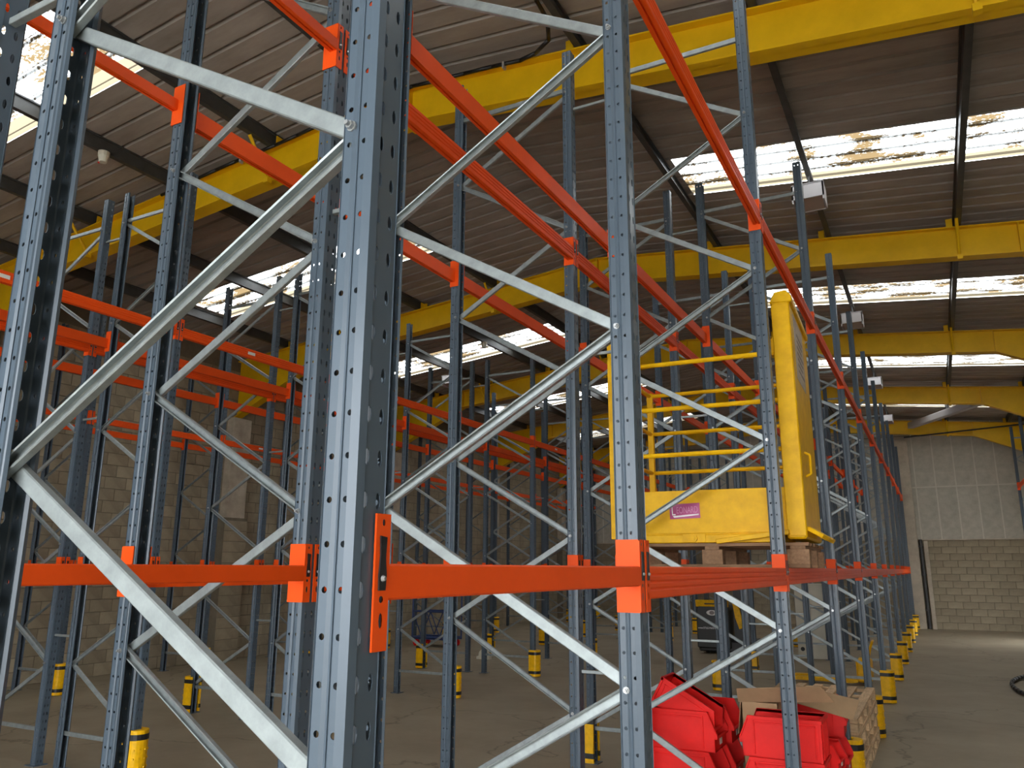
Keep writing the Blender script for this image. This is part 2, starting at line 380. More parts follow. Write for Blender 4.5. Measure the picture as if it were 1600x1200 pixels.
# yellow portal rafters with haunches, cleats and fly braces
HL, HR = -11.3, 1.5
def rafter(y, label):
    t = thing('roof_rafter', label, 'rafter', (APX, y, APZ), 0, 'yellow portal rafters')
    fwid = .105; tf = .018
    def seg(mb, xa, xb, za, zb, h, t0, t1):       # sloped plate, local coords
        pass
    for sgn in (-1, 1):
        xe = (XL + .02 - APX) if sgn < 0 else (XR - .01 - APX); xh = (HL - APX) if sgn < 0 else (HR - APX)
        zf = lambda x: -SL * abs(x)
        ze = zf(xe) - .85
        web = MB().prism([(0, 0), (0, RD), (xe, zf(xe) + RD), (xe, ze), (xh, zf(xh))], 'y', -.008, .008)
        link('web', web.mesh('rafter_web', 'yellow_steel'), t)
        top = MB().prism([(0, RD), (xe, zf(xe) + RD), (xe, zf(xe) + RD - tf), (0, RD - tf)], 'y', -fwid, fwid)
        link('top_flange', top.mesh('rafter_top', 'yellow_steel'), t)
        bot = MB().prism([(0, 0), (xh, zf(xh)), (xh, zf(xh) + tf), (0, tf)], 'y', -fwid, fwid)
        bot.prism([(xh, zf(xh)), (xe, ze), (xe, ze + tf), (xh, zf(xh) + tf)], 'y', -fwid, fwid)
        link('bottom_flange', bot.mesh('rafter_bottom', 'yellow_steel'), t)
        link('stiffener', MB().box(xh - .008, xh + .008, -fwid, fwid, zf(xh) + tf, zf(xh) + RD - tf).mesh('stiffener', 'yellow_steel'), t)
    link('apex_plate', MB().box(-.012, .012, -fwid, fwid, -.05, RD).mesh('apex_plate', 'yellow_steel'), t)
    for px in PX:
        if not (XL + .1 < px < XR - .1): continue
        x = px - APX; z = -SL * abs(x) + RD; d = 1 if x > 0 else -1
        link('cleat', CLEAT, t, (x, 0, z + .001), (0, 0, 0 if d > 0 else math.pi))
    for px in (PX[7 + 1], PX[3], PX[1]):
        x = px - APX; z = -SL * abs(x)
        f = MB(); f.cyl((x - .01, -.45, z + RD - .018), (x - .01, -.10, z + .02), .022, 6); f.box(x - .04, x + .03, -.14, -.06, z - .05, z + .02)
        link('fly_brace', f.mesh('fly_brace', 'yellow_steel'), t)
    return t
cm = MB(); cm.box(-.13, -.05, -.05, -.04, .012, .15); cm.box(-.14, -.05, -.06, .06, .0, .012); cm.box(-.056, -.044, -.06, .06, 0, .15)
CLEAT = cm.mesh('cleat', 'yellow_steel')
rl = {2: 'nearest yellow steel roof rafter, passing above the first racks', 3: 'second yellow steel roof rafter from the camera', 4: 'third yellow steel roof rafter from the camera',
      5: 'fourth yellow steel roof rafter from the camera', 6: 'farthest yellow steel roof rafter, close to the end wall', 1: 'yellow steel roof rafter directly above the camera', 0: 'yellow steel roof rafter behind the camera'}
for k, y in enumerate(RY):
    if k > 0: rafter(y, rl[k])
# wall piers under the rafters on the left wall
for k, y in enumerate(RY):
    if k < 2: continue
    t = thing('wall_pier', '%s pier on the left block wall, cream concrete above block base' % ORD[k - 1], 'pier', (XL + .014, y, 0), 0, 'piers on the left wall')
    link('shaft', MB().box(0, .22, -.26, .26, 2.98, raf_z(XL) - .87).mesh('shaft', 'concrete', bevel=.012), t)
    b = link('base', MB().box(0, .25, -.32, .32, 0, 2.98).mesh('pier_base', 'mortar'), t)
    pb = MB().box(-.02, .012, -.315, .315, -.1075, .1075).mesh('pier_block', 'block', bevel=.005)
    for c, z in courses(13): link('block', pb, b, (.25, 0, z))

# ------------------------------------------------------------------ pallet racking
BAY = 2.8
def YN(n): return 1.058 if n == 0 else 2.50 + (n - 1) * BAY
UW, UD, UH, PITCHV = .085, .081, 6.15, .075

def holed(mb, P, u0, u1, v0, v1, rx, ry):
    """rectangular cell with an 8-sided hole; P(u, v) -> xyz"""
    uc, vc = (u0 + u1) / 2, (v0 + v1) / 2
    outer = [(u1, vc), (u1, v1), (uc, v1), (u0, v1), (u0, vc), (u0, v0), (uc, v0), (u1, v0)]
    inner = [(uc + rx * math.cos(k * math.pi / 4), vc + ry * math.sin(k * math.pi / 4)) for k in range(8)]
    i = len(mb.v)
    mb.v += [P(*p) for p in outer] + [P(*p) for p in inner]
    for k in range(8):
        k2 = (k + 1) % 8; mb.f.append((i + k, i + k2, i + 8 + k2, i + 8 + k))

def upright_mesh():
    mb = MB(); n = int(UH / PITCHV)
    for k in range(n):
        v0, v1 = k * PITCHV, (k + 1) * PITCHV
        # front plate (x = 0), two columns of slots
        for a, b in ((.007, UW / 2), (UW / 2, UW - .007)):
            holed(mb, lambda u, v: (0, u, v), a, b, v0, v1, .0065, .0155)
        for yy, s in ((0, 1), (UW, -1)):
            holed(mb, lambda u, v: (u, yy, v), -.038, -.007, v0, v1, .0058, .0058)
            holed(mb, lambda u, v: (u, yy, v), -.070, -.046, v0, v1, .0058, .0058)
    H = n * PITCHV
    for yy, s in ((0, 1), (UW, -1)):
        mb.strip([(0, yy + .007 * s), (-.002, yy + .002 * s), (-.007, yy)], 'z', 0, H)          # rounded corner
        mb.strip([(-.038, yy), (-.040, yy + .004 * s), (-.044, yy + .004 * s), (-.046, yy)], 'z', 0, H)   # groove
        mb.strip([(-.070, yy), (-.077, yy + .004 * s), (-UD, yy + .012 * s), (-UD + .008, yy + .018 * s)], 'z', 0, H)  # bent lip
    return mb.mesh('upright', 'upright', solid=.0022, merge=True)
UPR = upright_mesh()
FOOT = MB().box(-.12, .035, -.03, UW + .03, 0, .008).mesh('foot_plate', 'upright')

def cchan(L, flip):
    """galvanised C brace along +x, centred; web towards -y (or opening towards -y when flipped)"""
    w, d, lp = .040, .024, .007
    s = -1 if flip else 1
    prof = [(s * (d / 2 - .002), w / 2 - lp), (s * (d / 2), w / 2 - .003), (s * (d / 2 - .003), w / 2), (-s * (d / 2 - .003), w / 2), (-s * d / 2, w / 2 - .003),
            (-s * d / 2, -w / 2 + .003), (-s * (d / 2 - .003), -w / 2), (s * (d / 2 - .003), -w / 2), (s * (d / 2), -w / 2 + .003), (s * (d / 2 - .002), -w / 2 + lp)]
    return MB().strip(prof, 'x', -L / 2, L / 2).mesh('brace', 'galv', solid=.0018)
DEP = 1.12
NX = DEP - .09                                # horizontal distance between bolt lines
DL = math.hypot(NX, .6) + .03
BR_A, BR_B, BR_H = cchan(DL, False), cchan(DL, True), cchan(NX + .03, False)
BOLT = MB().cyl((0, -.004, 0), (0, .0, 0), .011, 8).cyl((0, -.012, 0), (0, -.004, 0), .0085, 6).cyl((0, -.02, 0), (0, -.012, 0), .005, 8).mesh('bolt', 'pin')
SPACER = MB().prism([(-.011, -.011), (.011, -.011), (.011, .011), (-.011, .011)], 'x', -.143, .143).mesh('row_spacer', 'galv', bevel=.002)

def frame(label, xf, n, side, rear, bolts, group):
    """xf: plane of the node-A face, facing 'side' (+1 = +X); the other upright is DEP behind it"""
    t = thing('rack_support', label, 'rack frame', (xf, YN(n), 0), 0, group)
    a = link('upright', UPR, t, (0, 0, 0), (0, 0, 0 if side > 0 else math.pi))
    b = link('upright', UPR, t, (-side * DEP, UW if side > 0 else 0, 0), (0, 0, math.pi if side > 0 else 0))
    if side < 0: a.location = (0, UW, 0)
    link('foot_plate', FOOT, a); link('foot_plate', FOOT, b)
    xa, xb = -side * .045, -side * (DEP - .045)
    za = [.375, 1.575, 2.775, 3.975, 5.175]; zb = [.975, 2.175, 3.375, 4.575, 5.775]
    for z0, z1, fl in [(za[i], zb[i], 0) for i in range(5)] + [(za[i + 1], zb[i], 1) for i in range(4)]:
        ang = math.atan2(z1 - z0, xb - xa)
        link('brace', BR_A if fl == 0 else BR_B, t, ((xa + xb) / 2, UW / 2 + (.013 if fl == 0 else -.013), (z0 + z1) / 2), (0, -ang, 0))
    for z in (.335, 5.815): link('brace', BR_H, t, ((xa + xb) / 2, UW / 2, z))
    if bolts:
        for z in za: link('bolt', BOLT, t, (xa - side * .008, 0, z))
        for z in zb: link('bolt', BOLT, t, (xb + side * .008, 0, z))
    if rear:
        for z in (1.25, 3.5, 5.6): link('row_spacer', SPACER, t, (side * .158 if side > 0 else 0, UW / 2, z)) if rear == 1 else None
    return t

# beams -------------------------------------------------------------
def beam_body(L, h, d, grooves):
    x1 = .004; x0 = x1 - d
    prof = [(x0, -h), (x0, -.002), (x0 + .002, 0), (x1 - .004, 0), (x1, -.004)]
    if grooves:
        for g in (.26, .48, .70):
            prof += [(x1, -h * g + .006), (x1 - .004, -h * g + .002), (x1 - .004, -h * g - .002), (x1, -h * g - .006)]
    prof += [(x1, -h + .004), (x1 - .004, -h), (x0 + d * .62, -h), (x0 + d * .62, -h + .012), (x0 + d * .42, -h + .012), (x0 + d * .42, -h)]
    return MB().prism(prof, 'y', -L / 2, L / 2).mesh('beam_body', 'orange')
CH0, CH1 = .085, -.145
def conn_mesh(s):
    """angle end plate; s=+1 at the +y end of the beam; origin on the beam end, upright face x=0"""
    mb = MB(); tpl = .004
    # side plate against the upright's flange
    y0, y1 = (0, tpl) if s > 0 else (-tpl, 0)
    mb.prism([(-.078, CH1), (-.078, CH0), (-.002, CH0), (tpl, CH0 - .006), (tpl, CH1 + .004), (0, CH1)], 'y', y0, y1)
    # front plate with two locking slots
    cells = [(CH1, CH1 + .03, .0001, .0001), (CH1 + .03, CH1 + .07, .005, .013), (CH1 + .07, CH1 + .10, .006, .006), (CH1 + .10, CH1 + .14, .005, .012), (CH1 + .14, CH0 - .03, .0001, .0001), (CH0 - .03, CH0, .004, .006)]
    for a, b, rx, ry in cells:
        holed(mb, lambda u, v: (tpl, s * u, v), .0, .0405, a, b, rx, ry)
    for a, b in ((CH0, CH0), (CH1, CH1)):
        mb.quad((0, 0, a), (tpl, 0, a), (tpl, s * .0405, a), (0, s * .0405, a))
    mb.quad((0, s * .0405, CH1), (0, s * .0405, CH0), (tpl, s * .0405, CH0), (tpl, s * .0405, CH1))
    return mb.mesh('connector', 'orange')
CON_P, CON_N = conn_mesh(1), conn_mesh(-1)
def clip_mesh(s):
    mb = MB(); c = s * .022
    mb.prism([(c - .009, -.045), (c + .009, -.045), (c + .011, -.02), (c + .007, .01), (c + .009, .045), (c - .009, .047), (c - .007, .012), (c - .01, -.02)], 'x', .0045, .0075)
    return mb.mesh('safety_clip', 'black')
CLIP_P, CLIP_N = clip_mesh(1), clip_mesh(-1)
PIN_P = MB().cyl((.0075, .022, -.025), (.013, .022, -.025), .006, 8, .0035).mesh('pin', 'pin'); PIN_N = MB().cyl((.0075, -.022, -.025), (.013, -.022, -.025), .006, 8, .0035).mesh('pin', 'pin')
STICK = MB().box(.0045, .0055, -.055, .055, -.068, -.034).mesh('label_sticker', 'white_tag')
ENDW = UW / 2 - .0415 + .0415
L_LONG = BAY - UW - .0136; L_SHORT = (YN(1) - YN(0)) - UW - .0136
BODY = {'long': beam_body(L_LONG, .105, .048, True), 'short': beam_body(L_SHORT, .062, .042, False), 'plain': beam_body(L_LONG, .105, .048, False)}
def beam(label, x, n0, z, face, detail, sticker, group):
    kind = 'short' if n0 == 0 else 'long'
    yc = (YN(n0) + UW + YN(n0 + 1)) / 2; L = L_SHORT if n0 == 0 else L_LONG
    t = thing('rack_crossbeam', label, 'beam', (x + face * .0028, yc, z), 0 if face > 0 else math.pi, group)
    link('beam_body', BODY[kind], t)
    for s, me, cl, pn in ((1, CON_P, CLIP_P, PIN_P), (-1, CON_N, CLIP_N, PIN_N)):
        c = link('connector', me, t, (0, s * L / 2, 0))
        if detail:
            k = link('safety_clip', cl, c); link('pin', pn, c)
    if sticker: link('label_sticker', STICK, t, (0, -.4, 0))
    return t

ROWS = [  # name, node-A face x, direction of face A, frames n range, pair rear?
    ('first', -.857, 1, range(0, 12)), ('second', -3.392, -1, range(0, 12)),
    ('third', -6.77, 1, range(1, 12)), ('fourth', -9.30, -1, range(1, 12)), ('fifth', -12.25, 1, range(2, 12)), ('right-hand', 2.32, -1, range(8, 11))]
ZLOW, ZTOP = 1.956, 4.395
FIRST = {'first': 0, 'second': 0, 'third': 2, 'fourth': 2, 'fifth': 3, 'right-hand': 9}
for rn, xf, sd, rg in ROWS:
    rg = list(rg); xr = xf - sd * DEP
    for n in rg:
        lab = 'blue-grey braced rack frame, %s in view from the near end of the %s rack row' % (ORD[n - FIRST[rn] + 1], rn) if n >= FIRST[rn] else 'blue-grey rack frame of the %s rack row just outside the picture' % rn
        f = frame(lab, xf, n, sd, 0, n <= 5 and rn in ('first', 'second', 'third', 'fourth'), 'rack frames of the %s row' % rn)
        if rn in ('first', 'third'):
            gap = .295 if rn == 'first' else .29
            for z in (1.25, 3.52, 5.62): link('row_spacer', SPACER, f, (-DEP - gap / 2, UW / 2, z))
    for n in rg[:-1]:
        for z, lv in ((ZLOW, 'lower'), (ZTOP, 'upper')):
            for x, face in ((xf, sd), (xr, -sd)):
                if rn == 'first' and n == 0 and lv == 'lower' and face < 0: continue
                if rn == 'right-hand' and lv == 'lower' and face > 0: continue
                fn = 'right' if face > 0 else 'left'
                lab = '%s orange beam on the %s face of the %s rack row, %s bay back' % (lv, fn, rn, ORD[n - rg[0] + 1])
                beam(lab, x, n, z, face, n <= 3 and rn in ('first', 'second', 'third', 'fourth'), rn in ('third', 'fifth') and n % 2 == (0 if rn == 'fifth' else 1) and lv == 'upper' and face > 0 or (rn == 'third' and n == 2 and lv == 'upper' and face > 0), '%s orange beams of the %s row' % (lv, rn))

# ------------------------------------------------------------------ column guards
def guard_meshes():
    prof = []; ro = .098
    out = [(-.10, -.092)] + [(ro * math.cos(a) * .95 + .0, ro * math.sin(a)) for a in [R(-80 + 20 * k) for k in range(9)]] + [(-.10, .092)]
    inn = [(-.10, .066), (.008, .066), (.008, -.066), (-.10, -.066)]
    poly = out + inn
    mb = MB()
    mb.prism(poly, 'z', .0, .46)
    body = mb.mesh('guard_shell', 'yellow_guard', bevel=.004)
    def strap(z):
        o2 = [(p[0] * 1.02 + (.002 if p[0] > 0 else 0), p[1] * 1.03) for p in out]
        return MB().prism(o2 + inn, 'z', z, z + .05).mesh('strap', 'black')
    dm = MB()
    for a, z in [(R(-50 + 33 * i), .14 + .075 * j) for i in range(4) for j in range(3)]:
        c = Vector((ro * .95 * math.cos(a), ro * math.sin(a), z)); nrm = Vector((math.cos(a), math.sin(a), 0))
        dm.cyl(c - nrm * .006, c + nrm * .006, .013, 7, .008)
    return body, strap(.045), strap(.375), dm.mesh('studs', 'yellow_guard')
GB, GS1, GS2, GD = guard_meshes()
def guard(x, y, face, label, group, rj=0):
    t = thing('column_guard', label, 'column guard', (x, y, .0095), (0 if face > 0 else math.pi) + rj, group)
    link('shell', GB, t); link('strap', GS1, t); link('strap', GS2, t); link('studs', GD, t)
for rn, x, face, rg in (('first', -.857, 1, range(1, 12)), ('second', -3.392, -1, range(1, 12)), ('third', -6.77, 1, range(2, 12)), ('fourth', -9.30, -1, range(2, 12)), ('fifth', -12.25, 1, range(3, 12))):
    for n in rg:
        guard(x + face * .012, YN(n) + UW / 2, face, 'yellow column guard with black straps, %s frame of the %s rack row' % (ORD[n - FIRST[rn] + 1], rn), 'guards of the %s row' % rn)

# ------------------------------------------------------------------ pallets
def board(L, W, T, m): return MB().box(-L / 2, L / 2, -W / 2, W / 2, 0, T).mesh('board', m, bevel=.002)
def pallet_kit(lx, ly, m, bh=.078):
    return dict(lx=lx, ly=ly, bh=bh, deck=board(ly, .098, .022, m), cross=board(lx, .098, .022, m), bottom=board(ly, .098, .022, m),
                blk=MB().box(-.05, .05, -.07, .07, 0, bh).mesh('block', m, bevel=.003))
def pallet(kit, loc, rz, label, group):
    t = thing('pallet', label, 'pallet', loc, rz, group); lx, ly = kit['lx'], kit['ly']
    xs = (-lx / 2 + .05, 0, lx / 2 - .05); ys = (-ly / 2 + .07, 0, ly / 2 - .07)
    for x in xs: link('bottom_board', kit['bottom'], t, (x, 0, 0), (0, 0, R(90)))
    for x in xs:
        for y in ys: link('block', kit['blk'], t, (x, y, .022))
    for y in ys: link('cross_board', kit['cross'], t, (0, y, .022 + kit['bh']))
    for k in range(6):
        x = -lx / 2 + .05 + k * (lx - .1) / 5
        link('deck_board', kit['deck'], t, (x, 0, .044 + kit['bh']), (0, 0, R(90)))
    return t
KITA = pallet_kit(1.06, 1.14, 'wood'); KITB = pallet_kit(1.10, 1.26, 'wood_dark', .098)
for s, yc in enumerate((9.08, 10.24)):
    for k in range(4):
        pos = ('bottom', 'second', 'third', 'top')[k]
        pallet(KITA, (-1.345 + (.01, -.012, .008, -.004)[k], yc, k * .1442), (R(0.4), R(-.5), R(.3), R(-.2))[k],
               'pale wooden pallet, %s of the %s floor stack beside the red bins' % (pos, ('nearer', 'farther')[s]), 'pallets stacked on the floor')
pallet(KITB, (-1.385, 6.08, 1.9565), R(92), 'brown wooden pallet on the lower beams carrying the yellow cage', 'pallet under cage')

# ------------------------------------------------------------------ yellow access cage
def text_mesh(body, size, m, extrude=.0006, xs=1.0):
    cu = bpy.data.curves.new('txt', 'FONT'); cu.body = body; cu.size = size; cu.extrude = extrude; cu.align_x = 'LEFT'
    ob = bpy.data.objects.new('txt', cu); COL.objects.link(ob); dg = bpy.context.evaluated_depsgraph_get()
    me = bpy.data.meshes.new_from_object(ob.evaluated_get(dg)); bpy.data.objects.remove(ob); bpy.data.curves.remove(cu)
    for v in me.vertices: v.co.x *= xs
    me.materials.clear(); me.materials.append(MT[m]); return me
def cage():
    t = thing('access_cage', 'yellow steel forklift access cage with tall worn side panel', 'access cage', (-1.385, 6.08, 1.9565 + .167), R(2.2))
    Y = 'yellow_cage'
    x0, x1, y0, y1 = -.70, .50, -.54, .54
    link('floor_pan', MB().box(x0, x1, y0, y1, .055, .085).mesh('floor_pan', Y, bevel=.004), t)
    for nm, b in (('front', (x0, x1 + .02, y0 - .006, y0 + .006)), ('back', (x0, x1, y1 - .006, y1 + .006)), ('left', (x0 - .006, x0 + .006, y0, y1))):
        link('kick_panel', MB().box(*b, .065, .365).mesh('kick_panel', Y, bevel=.003), t)
    # fork pockets
    for yy in (-.548, .2):
        p = link('fork_pocket', MB().box(x0 + .10, x1 - .03, yy, yy + .26, 0, .056).mesh('fork_pocket', Y, bevel=.004), t)
        if yy < 0:
            link('bolt', MB().cyl((-.12, yy - .02, .03), (-.12, yy, .03), .026, 6).cyl((-.12, yy - .028, .03), (-.12, yy - .02, .03), .014, 10).mesh('pocket_bolt', Y), p)
            link('bolt_plate', MB().box(-.20, -.04, yy - .006, yy, .002, .064).mesh('bolt_plate', Y, bevel=.002), p)
    # posts and rails
    link('post', MB().box(x0 - .025, x0 + .025, y0 - .01, y0 + .03, .03, 1.56).mesh('post', Y, bevel=.004), t)
    link('post', MB().box(x0 - .025, x0 + .025, y1 - .03, y1 + .01, .03, 1.33).mesh('post', Y, bevel=.004), t)
    for z in (1.305, .965, .625):
        link('rail', MB().cyl((x0, y0 + .01, z), (x1 + .01, y0 + .01, z), .017, 10).mesh('rail', Y, smooth=False), t)
        link('rail', MB().cyl((x0, y1 - .01, z), (x1 + .01, y1 - .01, z), .017, 10).mesh('rail', Y), t)
        link('rail', MB().cyl((x0, y0, z), (x0, y1, z), .017, 10).mesh('rail', Y), t)
    link('gusset', MB().prism([(x1 + .01, 1.29), (x1 + .01, 1.43), (x1 - .10, 1.31), (x1 - .14, 1.29)], 'y', y0 - .002, y0 + .012).mesh('gusset', Y), t)
    # tall box panel
    px0, px1 = x1, x1 + .125
    pan = link('tall_panel', MB().box(px0, px1, y0 - .02, y1, .02, 1.69).mesh('tall_panel', Y, bevel=.012), t)
    link('top_cap', MB().prism([(px0 - .008, 1.66), (px0 + .03, 1.735), (px1 - .02, 1.745), (px1 + .02, 1.70), (px1 + .02, 1.655), (px1, 1.655)], 'y', y0 - .025, y1 + .015).mesh('top_cap', Y, bevel=.006), pan)
    link('edge_strip', MB().box(px0 + .004, px1 - .004, y0 - .028, y0 - .02, .04, 1.64).mesh('edge_strip', Y, bevel=.003), pan)
    nt = link('notice', MB().box(px1 + .001, px1 + .003, y0 + .16, y0 + .74, 1.14, 1.62).mesh('notice', 'notice'), pan)
    for k in range(7):
        link('print_line', MB().box(px1 + .003, px1 + .004, y0 + .30, y0 + .69 - .05 * (k % 3), 1.49 - k * .045, 1.508 - k * .045).mesh('print_line', 'grey_print'), nt)
    hd = MB().tube([(px1, y0 + .22, .62), (px1 + .035, y0 + .22, .60), (px1 + .035, y0 + .22, .47), (px1, y0 + .22, .45)], .009, 8)
    link('handle', hd.mesh('handle', Y), pan)
    # bent flaps hanging below the panel and under the front
    link('bent_flap', MB().box(-.24, .24, -.02, .04, -.016, .016, Matrix.Translation((.28, y0 - .06, .035)) @ Euler((0, R(-7), 0)).to_matrix().to_4x4()).mesh('bent_flap', Y, bevel=.003), t)
    for i in range(6):
        yy = y0 + .06 + i * .15
        mt = Matrix.Translation((px1 + .05, yy, .06)) @ Euler((R(-10 + 7 * (i % 3)), R(28 + 6 * (i % 2)), R(-20 + 12 * (i % 3)))).to_matrix().to_4x4()
        link('bent_flap', MB().box(-.08, .07, -.05, .05, -.013, .013, mt).mesh('bent_flap', Y, bevel=.003), t)
    # sticker with the maker's lettering
    sy = y0 - .0075; sx = -.285; sz = .165
    st = link('sticker', MB().box(0, .215, -.001, 0, 0, .105).mesh('sticker', 'magenta'), t, (sx, sy, sz), (0, R(-1.5), 0))
    link('letter', text_mesh('L', .098, 'white_print', xs=.62), st, (.012, -.0014, .027), (R(90), 0, 0))
    link('underline', MB().prism([(.02, .022), (.205, .030), (.205, .021), (.03, .010)], 'y', -.0016, -.001).mesh('underline', 'white_print'), st)
    link('lettering', text_mesh('EONARD', .066, 'pink_print', xs=.56), st, (.048, -.0014, .038), (R(90), 0, 0))
cage()

# ------------------------------------------------------------------ red storage bins
def bin_kit(L, W, H):
    s = [(0, 0), (0, H), (L * .87, H), (L * .985, H * .46), (L * .985, H * .36), (L * .95, H * .32), (L * .95, 0)]
    tk = .006; mb = MB()
    for y0 in (0, W - tk): mb.prism(s, 'y', y0, y0 + tk)
    mb.box(0, tk, 0, W, 0, H); mb.box(0, L * .95, 0, W, 0, tk); mb.box(L * .95 - tk, L * .95, 0, W, 0, H * .34)
    rm = MB()
    rm.box(-.008, L * .87, -.010, tk, H - .022, H); rm.box(-.008, L * .87, W - tk, W + .010, H - .022, H); rm.box(-.010, tk, -.01, W + .01, H - .022, H)
    for y0 in (-.010, W - tk):
        rm.prism([(L * .85, H), (L * .87, H), (L * .985, H * .46), (L * .965, H * .46)], 'y', y0, y0 + .016)
        rm.box(-.004, .012, y0, y0 + .016, .0, H); rm.box(L * .79, L * .81, y0 + .004, y0 + .012, .02, H - .03)
        rm.box(.03, L * .81, y0 + .004, y0 + .012, H - .045, H - .035); rm.box(.03, .04, y0 + .004, y0 + .012, .02, H - .035)
    for k in range(4): rm.box(-.008, 0, W * (.16 + .2 * k), W * (.16 + .2 * k) + .02, .01, H)
    rm.box(L * .94, L * .985, 0, W, H * .32, H * .36)
    tg = MB().box(L * .951, L * .955, W * .42, W * .62, H * .12, H * .32)
    return mb.mesh('bin_shell', 'red'), rm.mesh('bin_rim', 'red', bevel=.002), tg.mesh('bin_tag', 'white_tag')
KBIG, KSML, KMED = bin_kit(.52, .31, .252), bin_kit(.36, .21, .16), bin_kit(.46, .26, .20)
def sbin(kit, loc, rot, label, group, tagged=True):
    t = thing('storage_bin', label, 'bin', loc, 0, group); t.rotation_euler = rot
    link('shell', kit[0], t); link('rim', kit[1], t)
    if tagged: link('label_tag', kit[2], t)
    return t
BO = ('bottom', 'second', 'third', 'top'); G = 'red storage bins under the cage'
for k in range(4): sbin(KBIG, (-1.93, 5.62, k * .2525), (0, 0, 0), 'red open-fronted bin, %s of the stack nearest the second frame' % BO[k] if 0 else 'red storage bin, %s of the front left stack opening rightwards' % BO[k], G)
for k in range(4): sbin(KBIG, (-1.90, 5.98, k * .2525), (0, 0, 0), 'red storage bin, %s of the rear left stack behind the tilted bin' % BO[k], G)
for k in range(4): sbin(KBIG, (-.765, 5.95, k * .2525), (0, 0, math.pi), 'red storage bin, %s of the middle stack in front of the cardboard box' % BO[k], G)
sbin(KMED, (-1.880, 5.646, 1.035), (0, R(29), 0), 'red storage bin lying tilted on top of the left stack', G)
for k in range(3): sbin(KBIG, (-1.22, 6.52, k * .2525), (0, 0, R(0)), 'red storage bin, %s of the rear right stack beside the pallets' % BO[k], G)
sbin(KBIG, (-1.22, 6.53, .7585), (0, 0, R(3)), 'red storage bin standing open on the rear right stack', G, False)
for k in range(5): sbin(KSML, (-1.06, 6.03, k * .161), (0, 0, R(-4)), 'small red bin, %s from the floor in the front right stack' % ORD[k + 1], G)
sbin(KSML, (-.70, 5.86, 0.0), (0, 0, R(-6)), 'small red bin on the floor in front of the small stack', G)
# cardboard box with open flaps
t = thing('cardboard_box', 'brown cardboard box with open flaps behind the middle red bins', 'box', (-1.33, 5.985, 0))
bx = MB()
for b in ((0, .25, 0, .006), (0, .25, .434, .44), (0, .006, 0, .44), (.244, .25, 0, .44)): bx.box(b[0], b[1], b[2], b[3], 0, 1.04)
bx.box(0, .25, 0, .44, 0, .006)
link('body', bx.mesh('box_body', 'card'), t)
def flap(poly, mtx): return MB().prism(poly, 'z', 0, .005, mtx).mesh('flap', 'card')
T = Matrix.Translation; E3 = lambda a, b, c: Euler((R(a), R(b), R(c))).to_matrix().to_4x4()
link('flap', flap([(-.02, 0), (.62, 0), (.56, -.15), (.0, -.13)], T((0, 0, 1.035)) @ E3(-48, -4, 0)), t)
link('flap', flap([(0, 0), (0, .42), (-.22, .40), (-.22, .02)], T((0, 0, 1.04)) @ E3(0, -82, 0)), t)
link('flap', flap([(.0, .0), (.60, .0), (.60, .22), (.05, .18)], T((.10, .44, 1.035)) @ E3(30, 12, -4)), t)
# packing strap offcuts
for i, (x, y, h) in enumerate(((-1.52, 6.75, .16), (-1.40, 6.9, .12))):
    pts = [(x - .12 + .24 * k / 10, y + .02 * k, 1.02 * 0 + .0 + (h + .72) * math.sin(math.pi * k / 10) + .004) for k in range(11)]
    tag(link('packing_strap', MB().tube(pts, .005, 6).mesh('packing_strap', 'card'), None), '%s loop of loose tan strap behind the cardboard box' % ('taller', 'lower')[i], 'strap')

# ------------------------------------------------------------------ floor machines and items further back
def truck():
    t = thing('warehouse_truck', 'black and yellow warehouse truck parked in the aisle beyond the second rack row', 'truck', (-4.62, 19.35, 0))
    link('body', MB().prism([(-.62, .12), (-.62, 1.02), (-.56, 1.1), (.10, 1.1), (.16, 1.02), (.18, .12)], 'y', 0, .85).mesh('body', 'machine', bevel=.03), t)
    c = link('cover', MB().prism([(-.0, 1.06), (-.03, 1.22), (.12, 1.22), (.12, 1.06)], 'x', -.62, .14).mesh('cover', 'yellow_guard', bevel=.012), t)
    link('grip', MB().box(-.40, -.10, -.045, -.02, 1.12, 1.15).mesh('grip', 'black', bevel=.005), c)
    link('skirt', MB().box(-.60, .62, .05, 1.3, .05, .30).mesh('skirt', 'black', bevel=.03), t)
    link('mast', MB().box(.22, .62, .25, .45, .1, 1.95).box(-.55, -.45, .55, .65, 1.05, 1.95).box(-.55, .62, .3, .42, 1.85, 1.95).mesh('mast', 'machine'), t)
    link('side_panel', MB().prism([(.20, 1.18), (.34, 1.20), (.40, .86), (.44, .60), (.34, .56), (.26, .80)], 'y', .18, .24).mesh('side_panel', 'yellow_guard', bevel=.01), t)
    for x in (-.45, .45): link('wheel', MB().cyl((x - .05, .35, .13), (x + .05, .35, .13), .13, 16).mesh('wheel', 'tyre'), t)
    # oval emblem and web address
    ov = MB(); ov.prism([(.13 * math.cos(a), .062 * math.sin(a)) for a in [k * math.pi / 12 for k in range(24)]], 'y', -.004, 0)
    e = link('emblem', ov.mesh('emblem', 'white_tag'), t, (-.24, 0, .93))
    for s in (-1, 1): link('emblem_line', MB().prism([(.10 * math.cos(a) * .6 , .045 * math.sin(a) * s) for a in [k * math.pi / 8 for k in range(9)]], 'y', -.006, -.004).mesh('emblem_line', 'grey_print'), e)
    link('lettering', text_mesh('www.STILE-MASTER.com', .062, 'white_print', xs=.86), t, (-.585, -.002, .56), (R(90), 0, 0))
truck()
t = thing('white_cabinet', 'tall cream white cabinet standing under the second rack row', 'cabinet', (-2.98, 19.45, 0))
link('side', MB().box(0, .24, 0, .5, .0, 1.62).mesh('side', 'white', bevel=.006), t)
